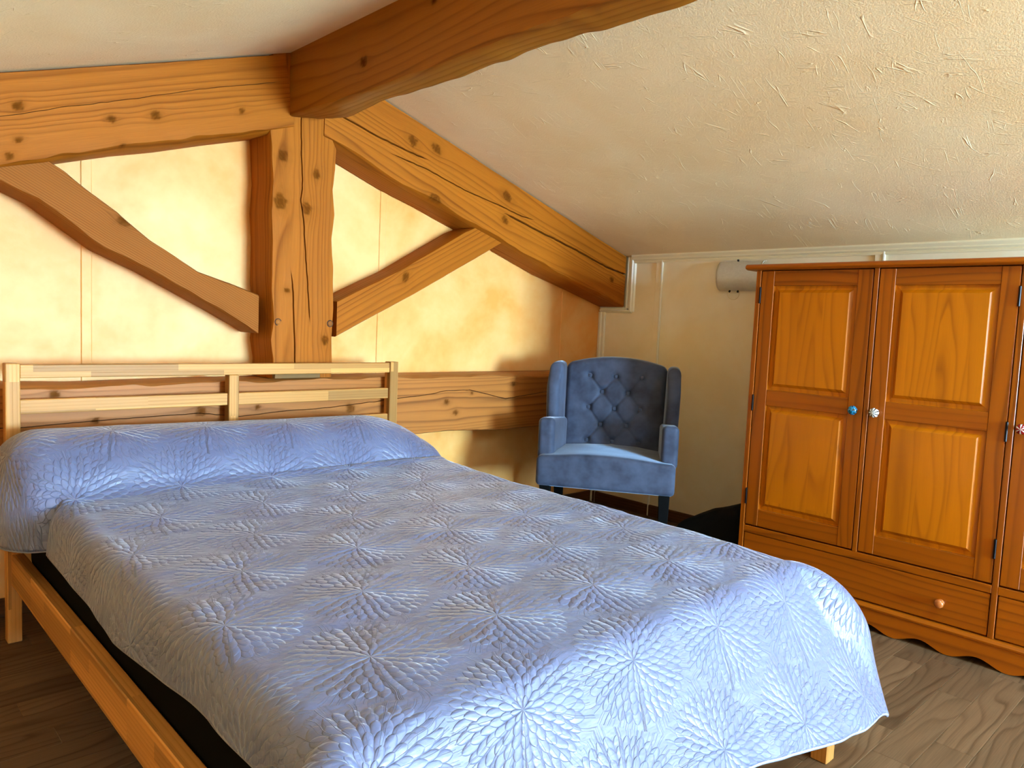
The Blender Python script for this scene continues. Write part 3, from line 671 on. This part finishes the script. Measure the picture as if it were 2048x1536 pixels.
def raised(name, y0, y1, z0, z1, par, bev=.031, x_in=.0145, x_out=.0012):
    """fielded panel: thin lip, sloping bevel, proud flat field"""
    bm = bmesh.new(); e = .006; R = []
    for d, x in ((0, x_in), (.004, x_in), (.017, x_in-.002), (.029, x_out), (.030, x_out-.0003)):
        R.append([bm.verts.new((x, a-.9, b)) for a, b in ((y0+d, z0+d), (y1-d, z0+d), (y1-d, z1-d), (y0+d, z1-d))])
    for a, b in zip(R[:-1], R[1:]):
        for k in range(4): bm.faces.new((a[k], a[(k+1) % 4], b[(k+1) % 4], b[k]))
    bm.faces.new(R[-1]); bmesh.ops.recalc_face_normals(bm, faces=bm.faces[:]); bm.normal_update()
    if bm.faces[-1].normal.x > 0: bmesh.ops.reverse_faces(bm, faces=bm.faces[:])
    grain_uv(bm, 2); return from_bm(name, bm, M_ward, par)
def lobed(name, prof, mat, par, loc, lobes=0, amp=0., n=40):
    o = lathe(name, prof, mat, par, n, (-1, 0, 0), (0, 0, 0)); 
    if lobes:
        co = np.zeros(len(o.data.vertices)*3, np.float32); o.data.vertices.foreach_get('co', co); co = co.reshape(-1, 3)
        a = np.arctan2(co[:, 2], co[:, 1]); k = 1+amp*np.abs(np.cos(a*lobes/2))-amp; co[:, 1] *= k; co[:, 2] *= k
        o.data.vertices.foreach_set('co', co.ravel())
    o.location = loc; return o
def ceramic(name, base, c2, kind):
    g = G(name); x, y, z = g.sep(g.obj())
    ang = g.mth('ARCTAN2', z, y); r = g.mth('SQRT', g.add(g.mul(y, y), g.mul(z, z)))
    if kind == 'petals':
        f = g.mth('ABSOLUTE', g.mth('COSINE', g.mul(ang, 4.)))
        rr = g.mth('ABSOLUTE', g.mth('SINE', g.mul(r, 620.)))
        fac = g.mth('MAXIMUM', g.mth('LESS_THAN', f, .5), g.mul(g.mth('LESS_THAN', rr, .35), g.mth('LESS_THAN', r, .013)))
    elif kind == 'side':
        fac = g.mth('GREATER_THAN', g.noise(g.obj(), 130., 2.), .54)
    else:
        fac = g.mth('LESS_THAN', g.mth('ABSOLUTE', g.mth('COSINE', g.mul(ang, 3.))), .45)
    g.set(Base_Color=g.mix(fac, base, c2), Roughness=.1); g.p.inputs['Coat Weight'].default_value = .6
    return g.m
kprof = [(0, .034), (.006, .0335), (.012, .031), (.017, .026), (.0185, .021), (.017, .015), (.012, .011), (.008, .008), (.008, .002), (.012, .0), (.012, -.001)]
M_hinge = plain('black_iron_hinge', srgb(28, 26, 28), .35, .8); M_knobw = plain('glossy_turned_knob', srgb(170, 92, 40), .18, 0, .6)
door_rows = ((.297, 1.391),)
def door(y0, y1, knob_y, hinge_y, kmat, lobes, klabel):
    st = .057; z0, z1 = .297, 1.390
    bm = box_bm(0, .022, y1-st-.9, y1-.9, z0, z1, .0018); b2 = box_bm(0, .022, y0-.9, y0+st-.9, z0, z1, .0018)
    me = bpy.data.meshes.new('t'); b2.to_mesh(me); b2.free(); bm.from_mesh(me); bpy.data.meshes.remove(me); grain_uv(bm, 2)
    d = from_bm('door', bm, M_ward_frame, ward)
    for a, b in ((1.328, z1), (.822, .888), (z0, .371)): wbox('rail', WFX+.0012, WFX+.022, y0+st, y1-st, a, b, 1, None, d)
    raised('panel', y0+st, y1-st, .888, 1.328, d); raised('panel', y0+st, y1-st, .371, .822, d)
    k = lobed('knob', kprof, kmat, d, (.0, knob_y-.9, .844), lobes, .10); k['label'] = klabel
    for hz in (1.288, .828, .42):
        b = box_bm(-.006, .006, hinge_y-.004-.9, hinge_y+.004-.9, hz-.035, hz+.035, .002); from_bm('hinge', b, M_hinge, d)
    return d
door(1.158, 1.617, 1.188, 1.6185, ceramic('turquoise_glaze', srgb(20, 110, 150), srgb(8, 40, 44), 'side'), 0, 'turquoise ceramic knob')
door(.678, 1.133, 1.107, .6765, ceramic('black_white_glaze', srgb(235, 235, 230), srgb(22, 22, 26), 'petals'), 8, 'white ceramic knob with black petals')
door(.193, .653, .630, .1915, ceramic('red_white_glaze', srgb(130, 14, 18), srgb(225, 220, 215), 'other'), 6, 'dark red and white ceramic knob')
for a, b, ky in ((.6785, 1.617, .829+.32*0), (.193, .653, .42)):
    d = wbox('drawer', WFX+.001, WFX+.022, a, b, .1085, .259, 1, M_ward_frame, None, .003)  # darker frame wood here puts the shade low on the wardrobe into colour
    for kk in (ky,):
        o = lobed('knob', [(0, .030), (.008, .0295), (.014, .026), (.0165, .020), (.014, .013), (.009, .009), (.009, .003), (.013, .0), (.013, -.001)], M_knobw, d, (.001, kk-.9, .182))

# ------------------------------------------------------------------ wing chair
def velvet():
    g = G('slate_blue_velvet'); p = g.obj(); n = g.noise(p, 9., 3., .6); n2 = g.noise(p, 300., 2., .6)
    g.set(Base_Color=g.mix(g.ramp(n, [(.3, 0.), (.7, 1.)]), srgb(48, 52, 68), srgb(76, 83, 104)), Roughness=.75)
    g.p.inputs['Sheen Weight'].default_value = .75; g.p.inputs['Sheen Roughness'].default_value = .3; g.p.inputs['Sheen Tint'].default_value = (.62, .75, 1, 1)
    g.p.inputs['Specular IOR Level'].default_value = .2; g.bump(g.add(n2, g.mul(n, .5)), .15, .002); return g.m
M_velvet = velvet()
CH = (2.755-.0, 2.24, 0)
chair = thing('wing_chair', 'slate blue velvet wing chair with buttoned back, between the bed and the wardrobe', 'chair', (2.748, 2.233, 0), math.atan2(.829, -.56))
# local axes: +y is where the sitter looks, +x is the sitter's right hand turned outward (image left)
def cpart(name, P, Fq, mat=M_velvet, par=None): return from_np(name, P, Fq, mat, par or chair, smooth=True)
P, Fq = softbox(.322, .255, .0725, .022, 26)
t = sstep(-.1, 1, P[:, 2]/.0725)
P[:, 2] += t*(.030*np.clip(1-(P[:, 0]/.33)**2, 0, 1)*np.clip(1-(P[:, 1]/.33)**2*.6, 0, 1)+.006*vnoise(P[:, 0]*9, P[:, 1]*9, 3)); P[:, 0] *= 1+.03*np.clip(P[:, 1]/.25, -1, 1)
cpart('seat', P+np.array([0, -.255, .4175]), Fq)
# tufted back
BW, BZ0, BZ1, BY = .262, .40, .925, -.405
P, Fq = softbox(BW, .055, (BZ1-BZ0)/2, .03, 120)
zc_ = (BZ0+BZ1)/2; P[:, 2] += zc_
topf = sstep(zc_+.05, BZ1, P[:, 2]); P[:, 2] += topf*(.045*np.clip(1-(P[:, 0]/.27)**2, 0, 1))
front = P[:, 1] > .02
bts = []
for k, z in enumerate((.870, .787, .704, .618, .532)):
    bts += [(x, z) for x in ((-.134, .0, .134) if k % 2 == 0 else (-.067, .067))]
dep = .010*np.clip(1-(P[:, 0]/.25)**4, 0, 1)
for x, z in bts:
    d = np.hypot(P[:, 0]-x, P[:, 2]-z); dep -= .019*np.exp(-(d/.020)**2)
for i, (x, z) in enumerate(bts):
    for x2, z2 in bts[i+1:]:
        if .09 < math.hypot(x-x2, z-z2) < .12:
            ax, az = x2-x, z2-z; L2 = ax*ax+az*az; tt = np.clip(((P[:, 0]-x)*ax+(P[:, 2]-z)*az)/L2, 0, 1)
            d = np.hypot(P[:, 0]-x-ax*tt, P[:, 2]-z-az*tt); dep -= .0075*np.exp(-(d/.0055)**2)
P[:, 1] += np.where(front, dep*sstep(.02, .05, P[:, 1]), 0)
tilt = (P[:, 2]-.45)*.10
P[:, 1] += BY-tilt; bk = cpart('backrest', P, Fq)
for x, z in bts:
    b, fb = softbox(.0095, .0045, .0095, .0044, 6); b = b+np.array([x, BY+.055-.006-(z-.45)*.10, z]); cpart('button', b, fb, M_velvet, bk)
for sx in (-1, 1):
    # wing: rises from the arm and curls forward at its front edge
    P, Fq = softbox(.033, .115, .165, .030, 18)
    k = (P[:, 2]+.165)/.33
    P[:, 1] = np.where(P[:, 1] > 0, P[:, 1]*(1-.55*(sstep(.55, 1, k))+.10*np.sin(k*np.pi)), P[:, 1])
    P[:, 0] += sx*(.010*np.clip(P[:, 1]/.1, 0, 1)+.006*k); P[:, 2] += -.02*sstep(0, .11, P[:, 1])*sstep(.7, 1, k)
    cpart('wing', P+np.array([sx*.288, -.335, .773]), Fq)
    P, Fq = softbox(.040, .165, .098, .024, 16)
    P[:, 0] += sx*.010*np.clip(P[:, 1]/.16, -1, 1); P[:, 2] += .012*np.clip(P[:, 1]/.16, -1, 1)*(P[:, 2] > 0)+.004*vnoise(P[:, 0]*30, P[:, 1]*20, 8)
    cpart('arm', P+np.array([sx*.288, -.215, .562]), Fq)
    for yy, tl in ((-.035, 0), (-.46, -.05)):
        bm = box_bm(-.026, .026, -.026, .026, 0, .348, .003)
        for v in bm.verts:
            f = 1-.38*(1-v.co.z/.348); v.co.x *= f; v.co.y = v.co.y*f+tl*(1-v.co.z/.348)
            v.co.x += sx*.285; v.co.y += yy
        from_bm('leg', bm, plain('black_lacquered_leg', srgb(7, 6, 6), .7, 0, .08) if not bpy.data.materials.get('black_lacquered_leg') else bpy.data.materials['black_lacquered_leg'], chair)

# ------------------------------------------------------------------ wall lamp
LY0, LY1, LZ0, LZ1, LD = 1.985, 2.245, 1.352, 1.512, .062
lamp = thing('wall_lamp', 'frosted half-round glass wall lamp with a cord loop, above the gap beside the wardrobe', 'lamp', (XR-.004, (LY0+LY1)/2, 1.43)); 
na, nl = 20, 24; V = []; a = np.linspace(-np.pi/2, np.pi/2, na+1)
for th in (0, .004):
    for i in range(nl+1):
        y = (i/nl-.5)*(LY1-LY0)
        for t_ in a: V.append((-.006-(LD-th)*math.cos(t_)**.8 if math.cos(t_) > 1e-6 else -.006, y, (LZ1-LZ0)/2*math.sin(t_)*(1-th*8)))
V = np.array(V); N1 = (nl+1)*(na+1); Fq = []
for s_ in (0, N1):
    for i in range(nl):
        for j in range(na):
            q = (s_+i*(na+1)+j, s_+(i+1)*(na+1)+j, s_+(i+1)*(na+1)+j+1, s_+i*(na+1)+j+1); Fq.append(q if s_ else q[::-1])
for i in (0, nl):
    for j in range(na): Fq.append((i*(na+1)+j, i*(na+1)+j+1, N1+i*(na+1)+j+1, N1+i*(na+1)+j))
def frosted():
    g = G('frosted_textured_glass'); n = g.noise(g.mapping(g.obj(), (1, 60, 110)), 1., 3., .6, .4); n2 = g.noise(g.obj(), 260., 2.)
    g.set(Base_Color=g.mix(n, srgb(214, 206, 190), srgb(240, 234, 222)), Roughness=.3); g.p.inputs['Transmission Weight'].default_value = .22
    g.bump(g.add(n, g.mul(n2, .4)), .5, .003); return g.m
from_np('shade', V, Fq, frosted(), lamp, smooth=True)
box('back_plate', -.006, .002, -.09, .09, -.05, .05, M_white, lamp, 1, .002)
M_dark = plain('dark_screw', srgb(30, 26, 24), .4, .6)
for yy, zz in ((.012, -.084), (.062, -.083), (.022, .082)):
    lathe('screw', [(0, .006), (.005, .005), (.006, 0), (.003, -.008), (.003, -.05)], M_dark, lamp, 10, (-.5, 0, -1 if zz < 0 else 1), (-.03, yy, zz))
an = np.linspace(0, 2*np.pi, 28, endpoint=False)
tube('cord_loop', [(-.03, .037+.035*math.cos(t_), -.094+.034*math.sin(t_)) for t_ in an], .0017, plain('cream_cord', srgb(226, 206, 160), .5), lamp, 6, True)

# ------------------------------------------------------------------ black bag in the corner
P, Fq = softbox(.21, .21, .14, .07, 34)
P[:, 2] += np.where(P[:, 2] > 0, 1, 0)*(-.42*P[:, 1]-.01+.016*vnoise(P[:, 0]*9, P[:, 1]*9, 12)+.010*vnoise(P[:, 0]*24, P[:, 1]*24, 13))
P += .008*np.stack([vnoise(P[:, 1]*14, P[:, 2]*14, 14), vnoise(P[:, 0]*14, P[:, 2]*14, 15), vnoise(P[:, 0]*0, P[:, 1]*0, 16)], -1)
g = G('black_bag_cloth'); g.set(Base_Color=srgb(17, 16, 17), Roughness=.85); g.p.inputs['Specular IOR Level'].default_value = .15; g.bump(g.noise(g.obj(), 220., 2.), .2, .002)
bag = from_np('bag', P, Fq, g.m, None, smooth=True); bag.location = (3.29, 1.865, .146)
tag(bag, 'black soft bag slumped on the floor between the chair and the wardrobe', 'bag', kind='thing')
M_stud = plain('bright_stud', srgb(210, 205, 200), .2, .9)
for yy, zz in ((.19, -.06), (.165, -.09), (-.13, -.02), (-.16, -.015)):
    b, fb = softbox(.003, .004, .004, .002, 4); from_np('stud', b+np.array([-.214, yy, zz]), fb, M_stud, bag, smooth=True)
